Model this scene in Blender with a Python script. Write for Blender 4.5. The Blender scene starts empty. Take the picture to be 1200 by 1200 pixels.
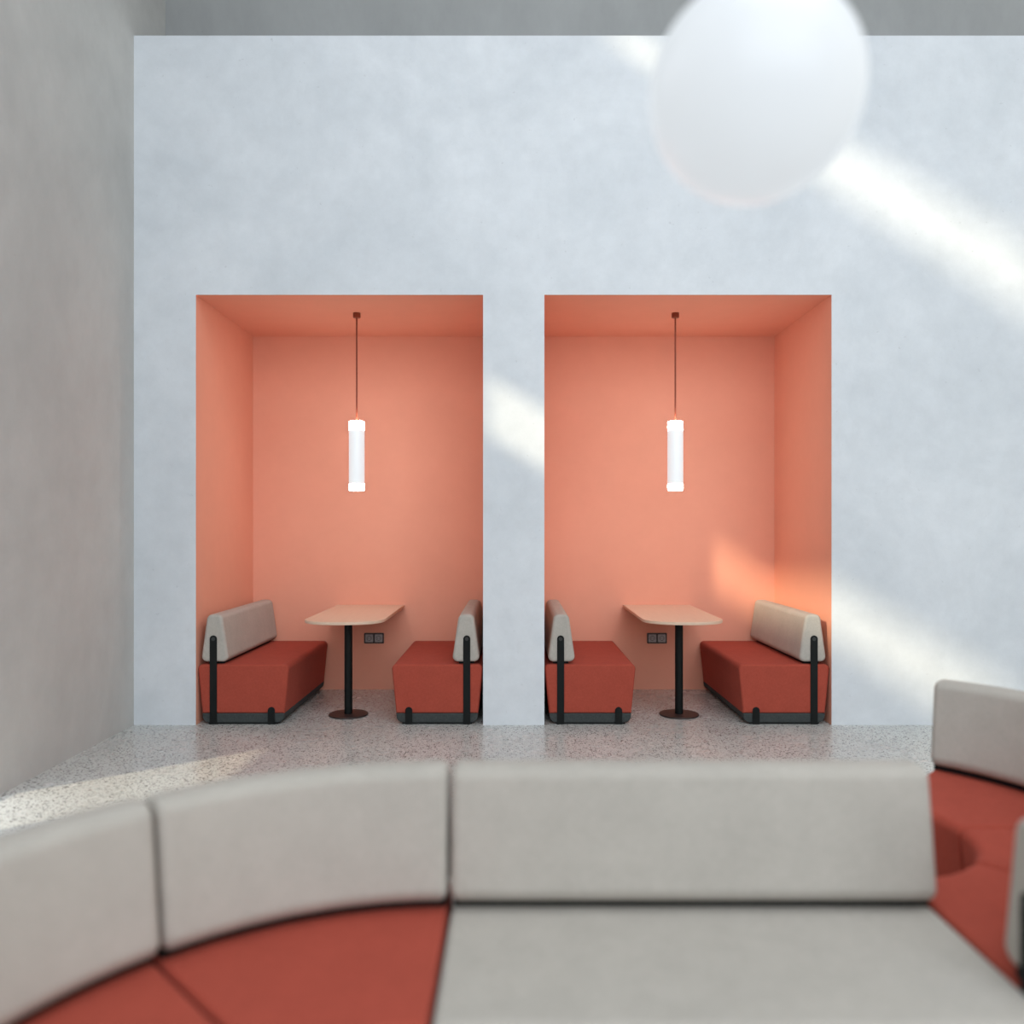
import bpy, bmesh, math
from mathutils import Vector, Matrix

C = bpy.context.scene.collection
PI = math.pi

# ------------------------------------------------------------------ room data
X_LEFT = -2.69          # left wall plane
X_RIGHT = 6.6
Y_FACE = 5.74           # front of the white wall
Y_REAR = 6.26           # grey wall above and behind it
Y_NICHE = 7.00          # back of the alcoves
Y_GLASS = -3.6          # wall behind the viewer
Z_TOP = 4.882           # top of the white wall
Z_CEIL = 8.4
NZ = 3.047              # alcove height
NICHES = ((-2.251, -0.217), (0.217, 2.251))

# ------------------------------------------------------------------ materials
def new_mat(name):
    m = bpy.data.materials.new(name)
    m.use_nodes = True
    nt = m.node_tree
    b = nt.nodes['Principled BSDF']
    return m, nt, b

def node(nt, kind, **kw):
    n = nt.nodes.new(kind)
    for k, v in kw.items():
        if k in n.inputs.keys():
            n.inputs[k].default_value = v
        else:
            setattr(n, k, v)
    return n

def ramp(nt, stops, fac):
    r = nt.nodes.new('ShaderNodeValToRGB')
    cr = r.color_ramp
    while len(cr.elements) > len(stops):
        cr.elements.remove(cr.elements[-1])
    while len(cr.elements) < len(stops):
        cr.elements.new(0.5)
    for e, (p, c) in zip(cr.elements, stops):
        e.position = p
        e.color = (*c, 1)
    nt.links.new(fac, r.inputs['Fac'])
    return r

def mix(nt, kind, fac, a, b):
    n = nt.nodes.new('ShaderNodeMix')
    n.data_type = 'RGBA'
    n.blend_type = kind
    for key, val in (('Factor', fac), ('A', a), ('B', b)):
        sock = [s for s in n.inputs if s.name == key and (key == 'Factor' and s.type == 'VALUE' or key != 'Factor' and s.type == 'RGBA')][0]
        if isinstance(val, (int, float)):
            sock.default_value = val
        elif isinstance(val, tuple):
            sock.default_value = (*val, 1) if len(val) == 3 else val
        else:
            nt.links.new(val, sock)
    return [s for s in n.outputs if s.type == 'RGBA'][0]

def plaster(name, dark, light, rough=0.85, bump=0.06, scale=0.9, streak=1.0, specks=0.35, mottle=0.6):
    m, nt, b = new_mat(name)
    tc = node(nt, 'ShaderNodeTexCoord')
    mp = node(nt, 'ShaderNodeMapping')
    mp.inputs['Scale'].default_value = (1, 1, streak)
    nt.links.new(tc.outputs['Object'], mp.inputs['Vector'])
    n1 = node(nt, 'ShaderNodeTexNoise', Scale=scale, Detail=9.0, Roughness=0.62, Distortion=0.5)
    nt.links.new(mp.outputs['Vector'], n1.inputs['Vector'])
    n2 = node(nt, 'ShaderNodeTexNoise', Scale=scale * 7, Detail=8.0, Roughness=0.7)
    nt.links.new(mp.outputs['Vector'], n2.inputs['Vector'])
    r1 = ramp(nt, [(0.32, dark), (0.68, light)], n1.outputs['Fac'])
    r2 = ramp(nt, [(0.3, (0.86, 0.86, 0.86)), (0.66, (1, 1, 1))], n2.outputs['Fac'])
    col = mix(nt, 'MULTIPLY', mottle, r1.outputs['Color'], r2.outputs['Color'])
    n3 = node(nt, 'ShaderNodeTexNoise', Scale=26.0, Detail=3.0, Roughness=0.6)
    nt.links.new(tc.outputs['Object'], n3.inputs['Vector'])
    r3 = ramp(nt, [(0.24, (0.6, 0.6, 0.6)), (0.31, (1, 1, 1))], n3.outputs['Fac'])
    col = mix(nt, 'MULTIPLY', specks, col, r3.outputs['Color'])
    nt.links.new(col, b.inputs['Base Color'])
    b.inputs['Roughness'].default_value = rough
    b.inputs['Specular IOR Level'].default_value = 0.25
    bp = node(nt, 'ShaderNodeBump', Strength=bump, Distance=0.02)
    nt.links.new(n2.outputs['Fac'], bp.inputs['Height'])
    nt.links.new(bp.outputs['Normal'], b.inputs['Normal'])
    return m

def fabric(name, dark, light, scale=1.0, rough=0.9):
    m, nt, b = new_mat(name)
    tc = node(nt, 'ShaderNodeTexCoord')
    n1 = node(nt, 'ShaderNodeTexNoise', Scale=9.0 * scale, Detail=6.0, Roughness=0.7)
    nt.links.new(tc.outputs['Object'], n1.inputs['Vector'])
    outs = []
    for sc in ((420, 60, 60), (60, 60, 420), (60, 420, 60)):
        mp = node(nt, 'ShaderNodeMapping')
        mp.inputs['Scale'].default_value = sc
        nt.links.new(tc.outputs['Object'], mp.inputs['Vector'])
        n = node(nt, 'ShaderNodeTexNoise', Scale=1.0, Detail=2.0, Roughness=0.6)
        nt.links.new(mp.outputs['Vector'], n.inputs['Vector'])
        outs.append(n.outputs['Fac'])
    add = node(nt, 'ShaderNodeMath', operation='ADD')
    nt.links.new(outs[0], add.inputs[0]); nt.links.new(outs[1], add.inputs[1])
    add2 = node(nt, 'ShaderNodeMath', operation='ADD')
    nt.links.new(add.outputs[0], add2.inputs[0]); nt.links.new(outs[2], add2.inputs[1])
    div = node(nt, 'ShaderNodeMath', operation='DIVIDE')
    nt.links.new(add2.outputs[0], div.inputs[0]); div.inputs[1].default_value = 3.0
    r1 = ramp(nt, [(0.38, dark), (0.62, light)], div.outputs[0])
    r2 = ramp(nt, [(0.3, (0.9, 0.9, 0.9)), (0.7, (1, 1, 1))], n1.outputs['Fac'])
    col = mix(nt, 'MULTIPLY', 1.0, r1.outputs['Color'], r2.outputs['Color'])
    nt.links.new(col, b.inputs['Base Color'])
    b.inputs['Roughness'].default_value = rough
    b.inputs['Specular IOR Level'].default_value = 0.12
    b.inputs['Sheen Weight'].default_value = 0.02
    b.inputs['Sheen Roughness'].default_value = 0.5
    bp = node(nt, 'ShaderNodeBump', Strength=0.25, Distance=0.002)
    nt.links.new(div.outputs[0], bp.inputs['Height'])
    nt.links.new(bp.outputs['Normal'], b.inputs['Normal'])
    return m

def plain(name, col, rough=0.5, metal=0.0, spec=0.5, var=0.06):
    m, nt, b = new_mat(name)
    tc = node(nt, 'ShaderNodeTexCoord')
    n1 = node(nt, 'ShaderNodeTexNoise', Scale=14.0, Detail=4.0)
    nt.links.new(tc.outputs['Object'], n1.inputs['Vector'])
    d = tuple(c * (1 - var) for c in col)
    l = tuple(min(1, c * (1 + var)) for c in col)
    r = ramp(nt, [(0.35, d), (0.65, l)], n1.outputs['Fac'])
    nt.links.new(r.outputs['Color'], b.inputs['Base Color'])
    b.inputs['Roughness'].default_value = rough
    b.inputs['Metallic'].default_value = metal
    b.inputs['Specular IOR Level'].default_value = spec
    return m

def lit(name, base, emit, strength, rough=0.3):
    m, nt, b = new_mat(name)
    b.inputs['Base Color'].default_value = (*base, 1)
    b.inputs['Roughness'].default_value = rough
    b.inputs['Emission Color'].default_value = (*emit, 1)
    b.inputs['Emission Strength'].default_value = strength
    return m

def terrazzo(name):
    m, nt, b = new_mat(name)
    tc = node(nt, 'ShaderNodeTexCoord')
    n0 = node(nt, 'ShaderNodeTexNoise', Scale=1.1, Detail=6.0, Roughness=0.6)
    nt.links.new(tc.outputs['Object'], n0.inputs['Vector'])
    col = ramp(nt, [(0.3, (0.55, 0.56, 0.54)), (0.7, (0.62, 0.63, 0.605))], n0.outputs['Fac']).outputs['Color']
    # chips: dark, brown and pale, each a voronoi layer with a random pick of its cells
    for sc, tone, cut, pick, amount in ((74, (0.06, 0.056, 0.052), 0.40, 0.40, 0.9),
                                        (90, (0.2, 0.18, 0.165), 0.38, 0.40, 0.7),
                                        (84, (0.70, 0.68, 0.65), 0.40, 0.25, 0.1),
                                        (120, (0.12, 0.11, 0.10), 0.38, 0.30, 0.6)):
        mp = node(nt, 'ShaderNodeMapping')
        mp.inputs['Location'].default_value = (sc * 0.37, sc * 0.11, 0)
        nt.links.new(tc.outputs['Object'], mp.inputs['Vector'])
        ns = node(nt, 'ShaderNodeTexNoise', Scale=sc * 1.2, Detail=1.0)
        nt.links.new(mp.outputs['Vector'], ns.inputs['Vector'])
        off = mix(nt, 'LINEAR_LIGHT', 0.006, mp.outputs['Vector'], ns.outputs['Color'])
        v = node(nt, 'ShaderNodeTexVoronoi', Scale=float(sc))
        v.voronoi_dimensions = '3D'
        nt.links.new(off, v.inputs['Vector'])
        lt = node(nt, 'ShaderNodeMath', operation='LESS_THAN')
        nt.links.new(v.outputs['Distance'], lt.inputs[0]); lt.inputs[1].default_value = cut
        sep = node(nt, 'ShaderNodeSeparateColor')
        nt.links.new(v.outputs['Color'], sep.inputs['Color'])
        pk = node(nt, 'ShaderNodeMath', operation='LESS_THAN')
        nt.links.new(sep.outputs[0], pk.inputs[0]); pk.inputs[1].default_value = pick
        mu = node(nt, 'ShaderNodeMath', operation='MULTIPLY')
        nt.links.new(lt.outputs[0], mu.inputs[0]); nt.links.new(pk.outputs[0], mu.inputs[1])
        mu2 = node(nt, 'ShaderNodeMath', operation='MULTIPLY')
        nt.links.new(mu.outputs[0], mu2.inputs[0]); mu2.inputs[1].default_value = amount
        col = mix(nt, 'MIX', mu2.outputs[0], col, tone)
    # slab joints
    mp = node(nt, 'ShaderNodeMapping')
    mp.inputs['Location'].default_value = (-1.33, -0.98, 0)
    nt.links.new(tc.outputs['Object'], mp.inputs['Vector'])
    br = node(nt, 'ShaderNodeTexBrick', offset=0.0, squash=1.0)
    br.inputs['Scale'].default_value = 1.0
    br.inputs['Brick Width'].default_value = 1.2
    br.inputs['Row Height'].default_value = 2.4
    br.inputs['Mortar Size'].default_value = 0.003
    br.inputs['Mortar Smooth'].default_value = 0.2
    nt.links.new(mp.outputs['Vector'], br.inputs['Vector'])
    col = mix(nt, 'MIX', br.outputs['Fac'], col, (0.6, 0.6, 0.58))
    nt.links.new(col, b.inputs['Base Color'])
    n4 = node(nt, 'ShaderNodeTexNoise', Scale=4.0, Detail=5.0)
    nt.links.new(tc.outputs['Object'], n4.inputs['Vector'])
    rr = ramp(nt, [(0.3, (0.2, 0.2, 0.2)), (0.7, (0.3, 0.3, 0.3))], n4.outputs['Fac'])
    nt.links.new(rr.outputs['Color'], b.inputs['Roughness'])
    b.inputs['Specular IOR Level'].default_value = 0.55
    return m

def laminate(name):
    m, nt, b = new_mat(name)
    tc = node(nt, 'ShaderNodeTexCoord')
    mp = node(nt, 'ShaderNodeMapping')
    mp.inputs['Scale'].default_value = (30, 2.0, 30)
    nt.links.new(tc.outputs['Object'], mp.inputs['Vector'])
    n = node(nt, 'ShaderNodeTexNoise', Scale=1.5, Detail=6.0, Roughness=0.6)
    nt.links.new(mp.outputs['Vector'], n.inputs['Vector'])
    r = ramp(nt, [(0.3, (0.71, 0.515, 0.38)), (0.7, (0.75, 0.55, 0.41))], n.outputs['Fac'])
    nt.links.new(r.outputs['Color'], b.inputs['Base Color'])
    b.inputs['Roughness'].default_value = 0.5
    return m

M = {
    'white': plaster('white_plaster', (0.65, 0.69, 0.73), (0.77, 0.805, 0.842), scale=0.8),
    'concrete': plaster('grey_concrete', (0.49, 0.487, 0.472), (0.60, 0.597, 0.577), scale=0.75, streak=0.7, specks=0.2),
    'upper': plaster('shaded_concrete', (0.315, 0.325, 0.325), (0.39, 0.40, 0.40), scale=0.6, streak=0.45, specks=0.2),  # grey concrete with the ceiling's shade put into its colour
    'ceiling': plaster('ceiling_paint', (0.5, 0.5, 0.5), (0.56, 0.56, 0.56), specks=0.0),
    'coral': plaster('coral_paint', (0.825, 0.383, 0.268), (0.85, 0.398, 0.28), scale=0.7, bump=0.02, specks=0.0, mottle=0.2),
    'floor': terrazzo('terrazzo'),
    'red': fabric('red_wool', (0.375, 0.068, 0.044), (0.435, 0.083, 0.054)),
    'cream': fabric('cream_wool', (0.445, 0.414, 0.370), (0.505, 0.472, 0.426)),
    'plinth': fabric('charcoal_wool', (0.045, 0.052, 0.052), (0.07, 0.078, 0.078)),
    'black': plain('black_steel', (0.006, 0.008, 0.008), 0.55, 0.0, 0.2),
    'bolt': plain('black_bolt', (0.022, 0.024, 0.024), 0.35),
    'base': plain('dark_brown_steel', (0.035, 0.022, 0.02), 0.4),
    'copper': plain('copper_brown', (0.26, 0.055, 0.025), 0.45, 0.2),
    'table': laminate('peach_laminate'),
    'plate': plain('black_plastic', (0.03, 0.03, 0.03), 0.5),
    'insert': plain('grey_plastic', (0.34, 0.33, 0.33), 0.5),
    'hole': plain('socket_hole', (0.05, 0.05, 0.05), 0.6),
    'tube': lit('opal_tube', (0.5, 0.52, 0.53), (0.92, 0.97, 1.0), 0.56),
    'tube_cap': lit('opal_cap', (0.9, 0.9, 0.9), (1.0, 0.95, 0.90), 45.0),
    'globe': lit('opal_globe', (0.25, 0.26, 0.27), (0.90, 0.955, 1.0), 0.62, 0.4),
    'metal': plain('white_metal', (0.7, 0.7, 0.7), 0.4),
}

# ------------------------------------------------------------------ object helpers
def obj(name, bm, mat, parent=None, smooth=True, wn=True):
    me = bpy.data.meshes.new(name)
    bmesh.ops.recalc_face_normals(bm, faces=bm.faces)
    bm.to_mesh(me); bm.free()
    me.materials.append(mat)
    for p in me.polygons:
        p.use_smooth = smooth
    o = bpy.data.objects.new(name, me)
    C.objects.link(o)
    if parent:
        o.parent = parent
    if smooth and wn:
        w = o.modifiers.new('weighted_normal', 'WEIGHTED_NORMAL')
        w.weight = 100
        w.keep_sharp = True
    return o

def thing(name, label, cat, loc=(0, 0, 0), rz=0.0, group=None):
    o = bpy.data.objects.new(name, None)
    o.empty_display_size = 0.1
    C.objects.link(o)
    o.location = loc
    o.rotation_euler = (0, 0, rz)
    o['label'] = label
    o['category'] = cat
    o['kind'] = 'thing'
    if group:
        o['group'] = group
    return o

def struct(name, bm, mat, label=None):
    o = obj(name, bm, mat, smooth=False)
    o['kind'] = 'structure'
    if label:
        o['label'] = label
    return o

def box(bm, x0, x1, y0, y1, z0, z1):
    v = [bm.verts.new((x, y, z)) for x in (x0, x1) for y in (y0, y1) for z in (z0, z1)]
    for f in ((0, 1, 3, 2), (4, 6, 7, 5), (0, 4, 5, 1), (2, 3, 7, 6), (0, 2, 6, 4), (1, 5, 7, 3)):
        bm.faces.new([v[i] for i in f])

def lathe(bm, prof, cx=0, cy=0, n=48):
    rings = []
    for r, z in prof:
        if r < 1e-6:
            rings.append([bm.verts.new((cx, cy, z))])
        else:
            rings.append([bm.verts.new((cx + r * math.cos(2 * PI * i / n), cy + r * math.sin(2 * PI * i / n), z)) for i in range(n)])
    for a, b in zip(rings, rings[1:]):
        for i in range(n):
            j = (i + 1) % n
            if len(a) == 1 and len(b) == 1:
                continue
            if len(a) == 1:
                bm.faces.new((a[0], b[i], b[j]))
            elif len(b) == 1:
                bm.faces.new((a[i], b[0], a[j]))
            else:
                bm.faces.new((a[i], b[i], b[j], a[j]))

def panel_with_holes(bm, u0, u1, z0, z1, holes, place):
    """a wall slab cut around rectangular holes; place(u, z) gives the two
    corners (outer, inner) through the slab thickness"""
    us = sorted({u0, u1, *[h[0] for h in holes], *[h[1] for h in holes]})
    zs = sorted({z0, z1, *[h[2] for h in holes], *[h[3] for h in holes]})
    def solid(i, j):
        if not (0 <= i < len(us) - 1 and 0 <= j < len(zs) - 1):
            return False
        um, zm = (us[i] + us[i + 1]) / 2, (zs[j] + zs[j + 1]) / 2
        return not any(h[0] < um < h[1] and h[2] < zm < h[3] for h in holes)
    cache = {}
    def V(i, j, k):
        key = (i, j, k)
        if key not in cache:
            cache[key] = bm.verts.new(place(us[i], zs[j])[k])
        return cache[key]
    for i in range(len(us) - 1):
        for j in range(len(zs) - 1):
            if not solid(i, j):
                continue
            for k in (0, 1):
                bm.faces.new((V(i, j, k), V(i + 1, j, k), V(i + 1, j + 1, k), V(i, j + 1, k)))
            for (di, dj, a, b) in ((-1, 0, (i, j), (i, j + 1)), (1, 0, (i + 1, j), (i + 1, j + 1)),
                                   (0, -1, (i, j), (i + 1, j)), (0, 1, (i, j + 1), (i + 1, j + 1))):
                if not solid(i + di, j + dj):
                    bm.faces.new((V(*a, 0), V(*b, 0), V(*b, 1), V(*a, 1)))

# ------------------------------------------------------------------ sofa profiles
def rounded(poly, radii, inset=0.0, n=7):
    """closed convex polygon (ccw) offset inward, its corners rounded"""
    k = len(poly)
    P = [Vector(p) for p in poly]
    lines = []
    for i in range(k):
        a, b = P[i], P[(i + 1) % k]
        d = (b - a).normalized()
        nrm = Vector((-d.y, d.x))
        lines.append((a + nrm * inset, d))
    pts = []
    for i in range(k):
        (a, d), (b, e) = lines[i - 1], lines[i]
        den = d.x * e.y - d.y * e.x
        t = ((b.x - a.x) * e.y - (b.y - a.y) * e.x) / den
        pts.append(a + d * t)
    out = []
    for i in range(k):
        p = pts[i]
        d0 = (pts[i - 1] - p).normalized()
        d1 = (pts[(i + 1) % k] - p).normalized()
        r = max(radii[i] - inset, 0.0015)
        ang = d0.angle(d1)
        L = r / math.tan(ang / 2)
        c = p + (d0 + d1).normalized() * (r / math.sin(ang / 2))
        s, e = p + d0 * L - c, p + d1 * L - c
        a0, a1 = math.atan2(s.y, s.x), math.atan2(e.y, e.x)
        da = a1 - a0
        while da > PI: da -= 2 * PI
        while da < -PI: da += 2 * PI
        for q in range(n + 1):
            a = a0 + da * q / n
            out.append((c.x + r * math.cos(a), c.y + r * math.sin(a)))
    return out

def stations(end_r, steps=5):
    """(distance from the end face, inset) for the rounded rim of an end"""
    return [(end_r * (1 - math.sin(PI / 2 * q / steps)), end_r * (1 - math.cos(PI / 2 * q / steps))) for q in range(steps, -1, -1)][::-1][::-1]

class Straight:
    """profile u runs to -y from the back edge, length along +x"""
    def __init__(self, L): self.L = L
    def frames(self, end_r, m):
        rim = [(end_r * (1 - math.cos(PI / 2 * q / 5)), end_r * (1 - math.sin(PI / 2 * q / 5))) for q in range(6)]
        fr = [((lambda u, z, x=x + m: (x, -u, z)), ins) for x, ins in rim]
        n = 6
        for i in range(1, n):
            x = m + end_r + (self.L - 2 * m - 2 * end_r) * i / n
            fr.append(((lambda u, z, x=x: (x, -u, z)), 0.0))
        fr += [((lambda u, z, x=self.L - m - x: (x, -u, z)), ins) for x, ins in reversed(rim)]
        return fr
    def end(self, which, m):
        if which == 0:
            return lambda u, z, o: (m - o, -u, z)
        return lambda u, z, o: (self.L - m + o, -u, z)

class Arc:
    """profile u runs from the outer radius R to the centre (local origin)"""
    def __init__(self, R, a0, a1): self.R, self.a0, self.a1 = R, a0, a1
    def at(self, a, s):
        ca, sa = math.cos(a), math.sin(a)
        return lambda u, z: ((self.R - u) * ca - s * sa, (self.R - u) * sa + s * ca, z)
    def frames(self, end_r, m):
        rim = [(end_r * (1 - math.cos(PI / 2 * q / 5)), end_r * (1 - math.sin(PI / 2 * q / 5))) for q in range(6)]
        fr = [(self.at(self.a0, m + s), ins) for s, ins in rim]
        pad = (end_r + m + 0.012) / 0.42
        n = 22
        for i in range(n + 1):
            fr.append((self.at(self.a0 + pad + (self.a1 - self.a0 - 2 * pad) * i / n, 0), 0.0))
        fr += [(self.at(self.a1, -(m + s)), ins) for s, ins in reversed(rim)]
        return fr
    def end(self, which, m):
        if which == 0:
            return lambda u, z, o: self.at(self.a0, m - o)(u, z)
        return lambda u, z, o: self.at(self.a1, -m + o)(u, z)

def sweep(path, poly, radii, end_r, m):
    bm = bmesh.new()
    rings = []
    for f, ins in path.frames(end_r, m):
        rings.append([bm.verts.new(f(u, z)) for u, z in rounded(poly, radii, ins)])
    k = len(rings[0])
    for a, b in zip(rings, rings[1:]):
        for i in range(k):
            j = (i + 1) % k
            bm.faces.new((a[i], a[j], b[j], b[i]))
    bm.faces.new(rings[0][::-1])
    bm.faces.new(rings[-1])
    return bm

SEAT = [(0.0300, 0.077), (0.6140, 0.077), (0.6490, 0.425), (-0.0050, 0.425)]
PLINTH = [(0.0370, 0.012), (0.6070, 0.012), (0.6135, 0.0775), (0.0305, 0.0775)]
FOOT = [(0.075, 0.0), (0.569, 0.0), (0.573, 0.014), (0.071, 0.014)]
BACK = [(0.0170, 0.443), (0.2180, 0.443), (0.1690, 0.780), (0.0635, 0.780)]

GAP_SHADE = [(0.060, 0.4235), (0.170, 0.4235), (0.170, 0.456), (0.060, 0.456)]  # added black bar, imitates the deep shade in the gap under the backrest

def deeper(poly, by):
    return [(u + by if u > 0.3 else u, z) for u, z in poly]

def strap_bm(place, uc, top, w=0.05, t=0.006):
    bm = bmesh.new()
    r = w / 2
    out = [(uc - r, 0.0), (uc + r, 0.0)]
    for q in range(17):
        a = PI * q / 16
        out.append((uc + r * math.cos(a), top - r + r * math.sin(a)))
    lo = [bm.verts.new(place(u, z, 0.0)) for u, z in out]
    hi = [bm.verts.new(place(u, z, t)) for u, z in out]
    k = len(out)
    for i in range(k):
        j = (i + 1) % k
        bm.faces.new((lo[i], lo[j], hi[j], hi[i]))
    bm.faces.new(lo[::-1]); bm.faces.new(hi)
    bmesh.ops.recalc_face_normals(bm, faces=bm.faces)
    return bm

def disc_bm(place, uc, zc, r, t0, t1, n=20):
    bm = bmesh.new()
    lo = [bm.verts.new(place(uc + r * math.cos(2 * PI * i / n), zc + r * math.sin(2 * PI * i / n), t0)) for i in range(n)]
    hi = [bm.verts.new(place(uc + r * math.cos(2 * PI * i / n), zc + r * math.sin(2 * PI * i / n), t1)) for i in range(n)]
    for i in range(n):
        j = (i + 1) % n
        bm.faces.new((lo[i], lo[j], hi[j], hi[i]))
    bm.faces.new(lo[::-1]); bm.faces.new(hi)
    return bm

def seating(name, label, cat, path, loc, rz, seat_mat, group, strapped=(0, 1), by=0.0, m=0.0075):
    t = thing(name, label, cat, loc, rz, group)
    obj('seat', sweep(path, deeper(SEAT, by), (0.004, 0.004, 0.034, 0.034), 0.016, m), M[seat_mat], t)
    obj('backrest', sweep(path, BACK if by == 0 else [(u, 0.446 if z < 0.5 else z) for u, z in BACK], (0.038, 0.038, 0.040, 0.040), 0.022, m), M['cream'], t)
    obj('gap_shade_bar', sweep(path, GAP_SHADE, (0.002,) * 4, 0.002, m + (0.006 if by else 0.05)), M['black'], t)
    obj('plinth', sweep(path, deeper(PLINTH, by), (0.045, 0.045, 0.003, 0.003), 0.006, m), M['plinth'], t)
    obj('base_plate', sweep(path, deeper(FOOT, by), (0.003,) * 4, 0.002, m + 0.004), M['black'], t)
    for e in strapped:
        pl = path.end(e, m)
        st = obj('support_strap', strap_bm(pl, 0.111, 0.632), M['black'], t, smooth=False)
        obj('bolt', disc_bm(pl, 0.111, 0.607, 0.0135, 0.005, 0.0072), M['bolt'], st, smooth=False)
        obj('foot_strap', strap_bm(pl, 0.523 + by, 0.123), M['black'], t, smooth=False)
    return t

# ------------------------------------------------------------------ the setting
bm = bmesh.new()
box(bm, X_LEFT - 0.3, X_RIGHT + 0.3, Y_GLASS - 0.3, Y_NICHE + 0.3, -0.2, 0.0)
struct('floor', bm, M['floor'], 'grey terrazzo floor with dark chips and faint slab joints')

bm = bmesh.new()
SKY = (-0.7, 5.6, -3.2, 2.2)
panel_with_holes(bm, X_LEFT - 0.3, X_RIGHT + 0.3, Y_GLASS - 0.3, Y_REAR + 0.3, [SKY],
                 lambda u, v: ((u, v, Z_CEIL), (u, v, Z_CEIL + 0.2)))
struct('ceiling', bm, M['ceiling'])

# left wall: a low window beside the floor and two long horizontal slots
bm = bmesh.new()
panel_with_holes(bm, Y_GLASS, Y_REAR + 0.02, 0.0, Z_CEIL,
                 [(3.46, 4.20, 0.05, 0.72), (0.55, 3.66, 3.67, 4.10), (0.30, 2.92, 6.93, 7.31)],
                 lambda u, z: ((X_LEFT, u, z), (X_LEFT - 0.04, u, z)))
for v in bm.verts:                      # unseen slots, edges tilted to shape the sun bands on the white wall
    if 6.5 < v.co.z < 7.6:
        v.co.z -= (0.105 if v.co.z > 7.1 else -0.02) * (v.co.y - 1.3)
    elif 3.5 < v.co.z < 4.3:
        v.co.z -= 0.04 * (v.co.y - 2.8)
struct('wall_left', bm, M['concrete'], 'grey concrete side wall on the left')

# white wall with the two openings, and the mass behind it around the alcoves
bm = bmesh.new()
panel_with_holes(bm, X_LEFT, X_RIGHT, 0.0, Z_TOP,
                 [(a, b, -0.001, NZ) for a, b in NICHES] and [(a, b, 0.0, NZ) for a, b in NICHES],
                 lambda u, z: ((u, Y_FACE, z), (u, Y_FACE + 0.003, z)))
box(bm, X_LEFT, X_RIGHT, Y_FACE + 0.003, Y_REAR + 0.2, NZ + 0.08, Z_TOP)
box(bm, X_LEFT, NICHES[0][0] - 0.06, Y_FACE + 0.003, Y_REAR, 0.0, NZ + 0.08)
box(bm, NICHES[0][1] + 0.06, NICHES[1][0] - 0.06, Y_FACE + 0.003, Y_REAR, 0.0, NZ + 0.08)
box(bm, NICHES[1][1] + 0.06, X_RIGHT, Y_FACE + 0.003, Y_REAR, 0.0, NZ + 0.08)
struct('wall_back', bm, M['white'], 'white plaster wall with two coral alcoves')

bm = bmesh.new()
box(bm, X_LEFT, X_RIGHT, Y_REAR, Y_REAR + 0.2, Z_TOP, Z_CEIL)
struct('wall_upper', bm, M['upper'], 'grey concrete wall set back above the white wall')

for i, (a, b) in enumerate(NICHES):
    bm = bmesh.new()
    y0 = Y_FACE + 0.003
    w = 0.05
    box(bm, a - w, b + w, Y_NICHE, Y_NICHE + w, 0.0, NZ + w)
    box(bm, a - w, a, y0, Y_NICHE, 0.0, NZ + w)
    box(bm, b, b + w, y0, Y_NICHE, 0.0, NZ + w)
    box(bm, a, b, y0, Y_NICHE, NZ, NZ + w)
    struct('wall_alcove_left' if i == 0 else 'wall_alcove_right', bm, M['coral'],
           'coral painted lining of the left alcove' if i == 0 else 'coral painted lining of the right alcove')

bm = bmesh.new()
box(bm, X_RIGHT, X_RIGHT + 0.2, Y_GLASS, Y_REAR, 0.0, Z_CEIL)
struct('wall_right', bm, M['concrete'])

bm = bmesh.new()
WIN = (-2.2, 5.6, 1.9, 7.4)
panel_with_holes(bm, X_LEFT, X_RIGHT, 0.0, Z_CEIL, [WIN],
                 lambda u, z: ((u, Y_GLASS, z), (u, Y_GLASS - 0.2, z)))
struct('wall_front', bm, M['ceiling'])

# ------------------------------------------------------------------ benches in the alcoves
G = 'red and cream benches in the coral alcoves'
LEN = 1.232
y_far = Y_NICHE - 0.012
y_near = y_far - LEN
seating('bench', 'red bench with cream backrest against the left side of the left alcove', 'bench',
        Straight(LEN), (-2.2455, y_near, 0), PI / 2, 'red', G)
seating('bench', 'red bench in the left alcove, its backrest beside the white pillar', 'bench',
        Straight(LEN), (-0.2225, y_far, 0), -PI / 2, 'red', G)
seating('bench', 'red bench in the right alcove, its backrest beside the white pillar', 'bench',
        Straight(LEN), (0.2225, y_near, 0), PI / 2, 'red', G)
seating('bench', 'red bench with sunlit cream backrest at the right side of the right alcove', 'bench',
        Straight(LEN), (2.2455, y_far, 0), -PI / 2, 'red', G)

# ------------------------------------------------------------------ sofa in the foreground
R_OUT = 1.07
Y_SOFA = 2.256
GS = 'modules of the winding foreground sofa'
def module(label, path, loc, mat, strapped):
    seating('sofa_module', label, 'sofa', path, loc, 0.0, mat, GS, strapped, 0.036, 0.0045)
module('straight sofa module with cream seat and cream backrest in the foreground',
       Straight(1.244), (-0.165, Y_SOFA, 0), 'cream', ())
c_left = (-0.165, Y_SOFA - R_OUT, 0)
module('curved red-seated sofa module joined to the left end of the cream straight module',
       Arc(R_OUT, PI / 2, PI * 0.75), c_left, 'red', ())
module('curved red-seated sofa module cut by the left edge of the photo',
       Arc(R_OUT, PI * 0.75, PI), c_left, 'red', (1,))
R_BEND = 1.05
c_right = (1.079, 1.590 + R_BEND, 0)
module('curved red module at the right, its backrest end and black strap facing the cream seat',
       Arc(R_BEND, -PI / 2, -PI / 4), c_right, 'red', (0,))
module('curved red module in the middle of the right-hand bend, its backrest out of view',
       Arc(R_BEND, -PI / 4, 0.0), c_right, 'red', ())
module('curved red module farthest right, its cream backrest before the white wall',
       Arc(R_BEND, 0.0, PI / 4 + 0.02), c_right, 'red', (1,))

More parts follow.
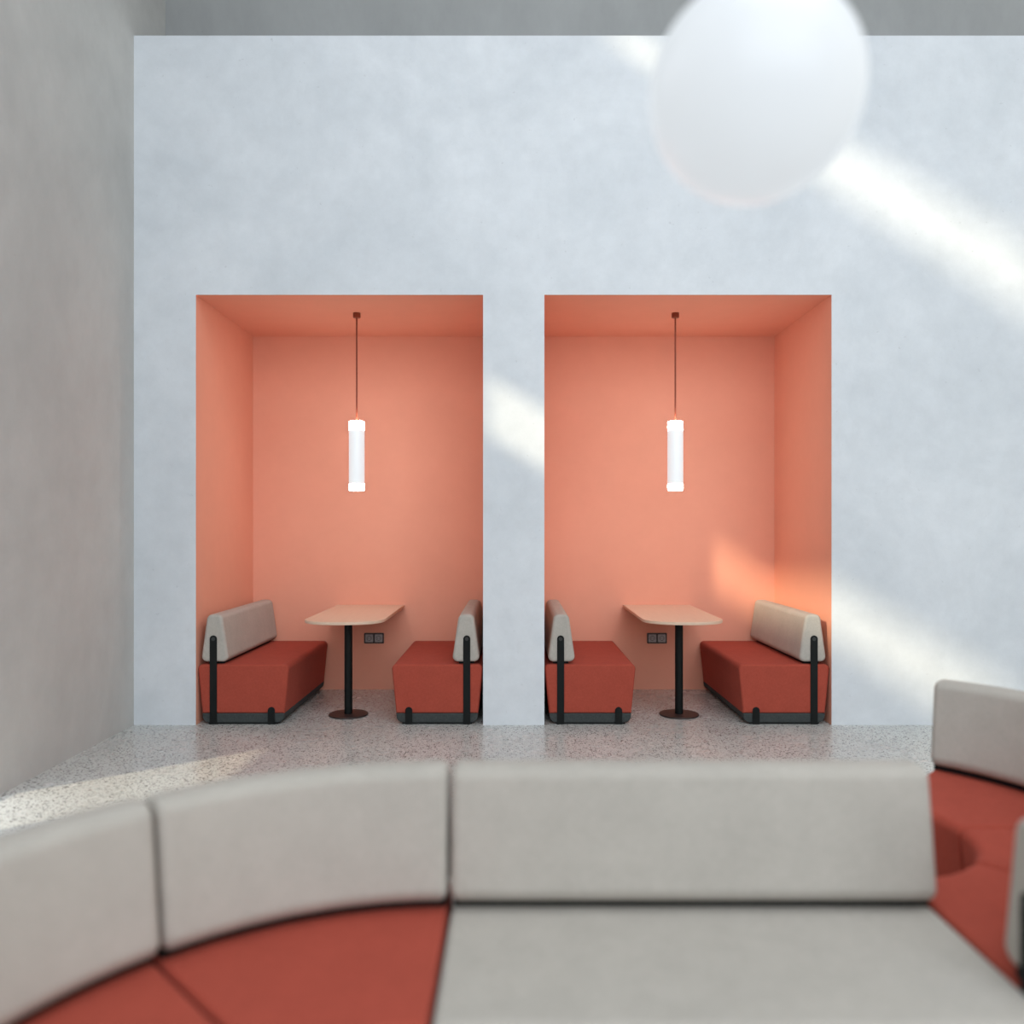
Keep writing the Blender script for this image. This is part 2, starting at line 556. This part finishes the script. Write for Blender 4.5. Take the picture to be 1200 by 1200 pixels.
# ------------------------------------------------------------------ tables
def table(x, label):
    t = thing('table', label, 'table', (x, 6.05, 0), 0, 'peach tables in the alcoves')
    z1, z0 = 0.731, 0.709
    hw, yb, yf, ys = 0.291, Y_NICHE - 6.05 - 0.001, -0.335, -0.10
    pts = [(hw, yb), (-hw, yb)]
    n = 40
    e = 2.0 / 2.2
    for q in range(n + 1):
        a = PI + PI * q / n
        c, s = math.cos(a), math.sin(a)
        pts.append((hw * math.copysign(abs(c) ** e, c), ys + (ys - yf) * math.copysign(abs(s) ** e, s)))
    bm = bmesh.new()
    lo = [bm.verts.new((p[0], p[1], z0)) for p in pts]
    f = bm.faces.new(lo)
    r = bmesh.ops.extrude_face_region(bm, geom=[f])
    for v in [g for g in r['geom'] if isinstance(g, bmesh.types.BMVert)]:
        v.co.z = z1
    bmesh.ops.recalc_face_normals(bm, faces=bm.faces)
    ed = [e_ for e_ in bm.edges if abs(e_.verts[0].co.z - e_.verts[1].co.z) < 1e-6 and not (e_.verts[0].co.y > yb - 1e-4 and e_.verts[1].co.y > yb - 1e-4)]
    bmesh.ops.bevel(bm, geom=ed, offset=0.003, segments=2, affect='EDGES', profile=0.5)
    obj('tabletop', bm, M['table'], t)
    bm = bmesh.new()
    lathe(bm, [(0, 0.012), (0.0295, 0.012), (0.0295, 0.704), (0, 0.704)])
    obj('column', bm, M['black'], t)
    bm = bmesh.new()
    lathe(bm, [(0, 0), (0.143, 0), (0.1455, 0.003), (0.1455, 0.009), (0.143, 0.012), (0.06, 0.013), (0, 0.013)], n=64)
    obj('base', bm, M['base'], t)
    bm = bmesh.new()
    box(bm, -0.11, 0.11, -0.11, 0.11, 0.703, 0.709)
    obj('mounting_plate', bm, M['black'], t, smooth=False)
    return t

table(-1.2335, 'peach wall table on a black column in the left alcove')
table(1.2335, 'peach wall table on a black column in the right alcove')

# ------------------------------------------------------------------ sockets
def rounded_plate(bm, cx, cz, w, h, y0, y1, r):
    pts = rounded([(-w / 2, -h / 2), (w / 2, -h / 2), (w / 2, h / 2), (-w / 2, h / 2)], (r,) * 4, 0, 5)
    a = [bm.verts.new((cx + u, y0, cz + z)) for u, z in pts]
    b = [bm.verts.new((cx + u, y1, cz + z)) for u, z in pts]
    k = len(pts)
    for i in range(k):
        j = (i + 1) % k
        bm.faces.new((a[i], a[j], b[j], b[i]))
    bm.faces.new(a); bm.faces.new(b[::-1])

def disc_y(bm, cx, cz, r, y0, y1, n=28):
    a = [bm.verts.new((cx + r * math.cos(2 * PI * i / n), y0, cz + r * math.sin(2 * PI * i / n))) for i in range(n)]
    b = [bm.verts.new((cx + r * math.cos(2 * PI * i / n), y1, cz + r * math.sin(2 * PI * i / n))) for i in range(n)]
    for i in range(n):
        j = (i + 1) % n
        bm.faces.new((a[i], a[j], b[j], b[i]))
    bm.faces.new(a); bm.faces.new(b[::-1])

def socket(x, label):
    t = thing('wall_socket', label, 'wall socket', (x, Y_NICHE, 0.444), 0, 'double sockets in the alcoves')
    bm = bmesh.new(); rounded_plate(bm, 0, 0, 0.170, 0.090, -0.011, -0.0005, 0.006)
    obj('frame', bm, M['plate'], t, smooth=False)
    for s in (-1, 1):
        bm = bmesh.new(); rounded_plate(bm, s * 0.0405, 0, 0.066, 0.066, -0.0135, -0.010, 0.004)
        ins = obj('insert', bm, M['insert'], t, smooth=False)
        bm = bmesh.new(); disc_y(bm, s * 0.0405, 0, 0.021, -0.0141, -0.013)
        obj('socket_well', bm, M['plate'], ins, smooth=False)
        bm = bmesh.new(); disc_y(bm, s * 0.0405, 0, 0.0175, -0.0145, -0.0136)
        obj('socket_face', bm, M['insert'], ins, smooth=False)
        for q in (-1, 1):
            bm = bmesh.new(); disc_y(bm, s * 0.0405 + q * 0.0095, 0, 0.0035, -0.0149, -0.0142, 12)
            obj('pin_hole', bm, M['hole'], ins, smooth=False)

socket(-1.205, 'black double wall socket below the table in the left alcove')
socket(1.236, 'black double wall socket below the table in the right alcove')

# ------------------------------------------------------------------ pendants
def pendant(x, label):
    zb = 1.682
    t = thing('pendant_lamp', label, 'pendant lamp', (x, 6.234, zb), 0, 'tube pendants in the alcoves')
    H, r = 0.533, 0.0595
    bm = bmesh.new()
    lathe(bm, [(0, 0.052), (r - 0.0001, 0.052), (r - 0.0001, H - 0.072), (0, H - 0.072)])
    obj('tube', bm, M['tube'], t)
    for z0, z1, up in ((0.0, 0.052, 0), (H - 0.072, H, 1)):
        bm = bmesh.new()
        if up:
            r = 0.0578
            p = [(0, z0), (r, z0), (r, z1 - 0.008), (r - 0.002, z1 - 0.003), (r - 0.008, z1), (0, z1)]
        else:
            r = 0.0578
            p = [(0, z0), (r - 0.008, z0), (r - 0.002, z0 + 0.003), (r, z0 + 0.008), (r, z1), (0, z1)]
        lathe(bm, p)
        obj('end_cap', bm, M['tube_cap'], t)
    bm = bmesh.new()
    lathe(bm, [(0, H), (0.0062, H), (0.0062, NZ - zb - 0.03), (0, NZ - zb - 0.03)], n=16)
    obj('cord', bm, M['copper'], t)
    bm = bmesh.new()
    top = NZ - zb
    lathe(bm, [(0, top - 0.036), (0.026, top - 0.036), (0.0285, top - 0.033), (0.0285, top), (0, top)], n=32)
    obj('canopy', bm, M['copper'], t)

pendant(-1.207, 'white tube pendant hanging in the left alcove')
pendant(1.243, 'white tube pendant hanging in the right alcove')

# the big globe close to the viewer
gx, gy, gz, gr = 0.446, 1.5, 2.2025, 0.1935
t = thing('globe_lamp', 'large white globe lamp hanging close at the top of the photo', 'pendant lamp', (gx, gy, gz))
bm = bmesh.new()
bmesh.ops.create_uvsphere(bm, u_segments=64, v_segments=40, radius=gr)
obj('globe', bm, M['globe'], t, wn=False)
bm = bmesh.new()
lathe(bm, [(0, gr - 0.012), (0.052, gr - 0.012), (0.052, gr + 0.03), (0.047, gr + 0.036), (0.012, gr + 0.04), (0.012, gr + 0.07), (0, gr + 0.07)], n=40)
obj('fitting', bm, M['metal'], t)
bm = bmesh.new()
lathe(bm, [(0, gr + 0.068), (0.004, gr + 0.068), (0.004, Z_CEIL - gz - 0.03), (0, Z_CEIL - gz - 0.03)], n=12)
obj('cord', bm, M['metal'], t)
bm = bmesh.new()
lathe(bm, [(0, Z_CEIL - gz - 0.04), (0.055, Z_CEIL - gz - 0.04), (0.06, Z_CEIL - gz - 0.035), (0.06, Z_CEIL - gz), (0, Z_CEIL - gz)], n=40)
obj('canopy', bm, M['metal'], t)

# ------------------------------------------------------------------ light
w = bpy.data.worlds.new('sky')
bpy.context.scene.world = w
w.use_nodes = True
bg = w.node_tree.nodes['Background']
bg.inputs['Color'].default_value = (0.88, 0.94, 1.0, 1)
bg.inputs['Strength'].default_value = 3.15

SUN = Vector((1.2, 1.0, -0.756)).normalized()
sl = bpy.data.lights.new('sun', 'SUN')
sl.energy = 3.15
sl.angle = math.radians(2.6)
sl.color = (1.0, 0.86, 0.60)
so = bpy.data.objects.new('sun', sl)
so.rotation_euler = SUN.to_track_quat('-Z', 'Y').to_euler()
so.location = (-8, -6, 9)
C.objects.link(so)

pl = bpy.data.lights.new('window_portal', 'AREA')
pl.shape = 'RECTANGLE'
pl.size, pl.size_y = WIN[1] - WIN[0], WIN[3] - WIN[2]
pl.cycles.is_portal = True
po = bpy.data.objects.new('window_portal', pl)
po.location = ((WIN[0] + WIN[1]) / 2, Y_GLASS - 0.1, (WIN[2] + WIN[3]) / 2)
po.rotation_euler = (PI / 2, 0, 0)
C.objects.link(po)
pl2 = bpy.data.lights.new('skylight_portal', 'AREA')
pl2.shape = 'RECTANGLE'
pl2.size, pl2.size_y = SKY[1] - SKY[0], SKY[3] - SKY[2]
pl2.cycles.is_portal = True
po2 = bpy.data.objects.new('skylight_portal', pl2)
po2.location = ((SKY[0] + SKY[1]) / 2, (SKY[2] + SKY[3]) / 2, Z_CEIL + 0.1)
C.objects.link(po2)

# ------------------------------------------------------------------ camera
cd = bpy.data.cameras.new('camera')
cd.sensor_width = 36
cd.lens = 950 / 1200 * 36
cd.shift_x = -2 / 1200
cd.shift_y = 18 / 1200
cd.dof.use_dof = True
cd.dof.focus_distance = 5.9
cd.dof.aperture_fstop = 0.85
co = bpy.data.objects.new('camera', cd)
co.location = (0, 0, 1.4)
co.rotation_euler = (PI / 2, 0, 0)
C.objects.link(co)
sc = bpy.context.scene
sc.camera = co
sc.view_settings.view_transform = 'Standard'
sc.view_settings.look = 'None'
sc.view_settings.gamma = 1
sc.view_settings.use_curve_mapping = False
sc.view_settings.exposure = 0.0
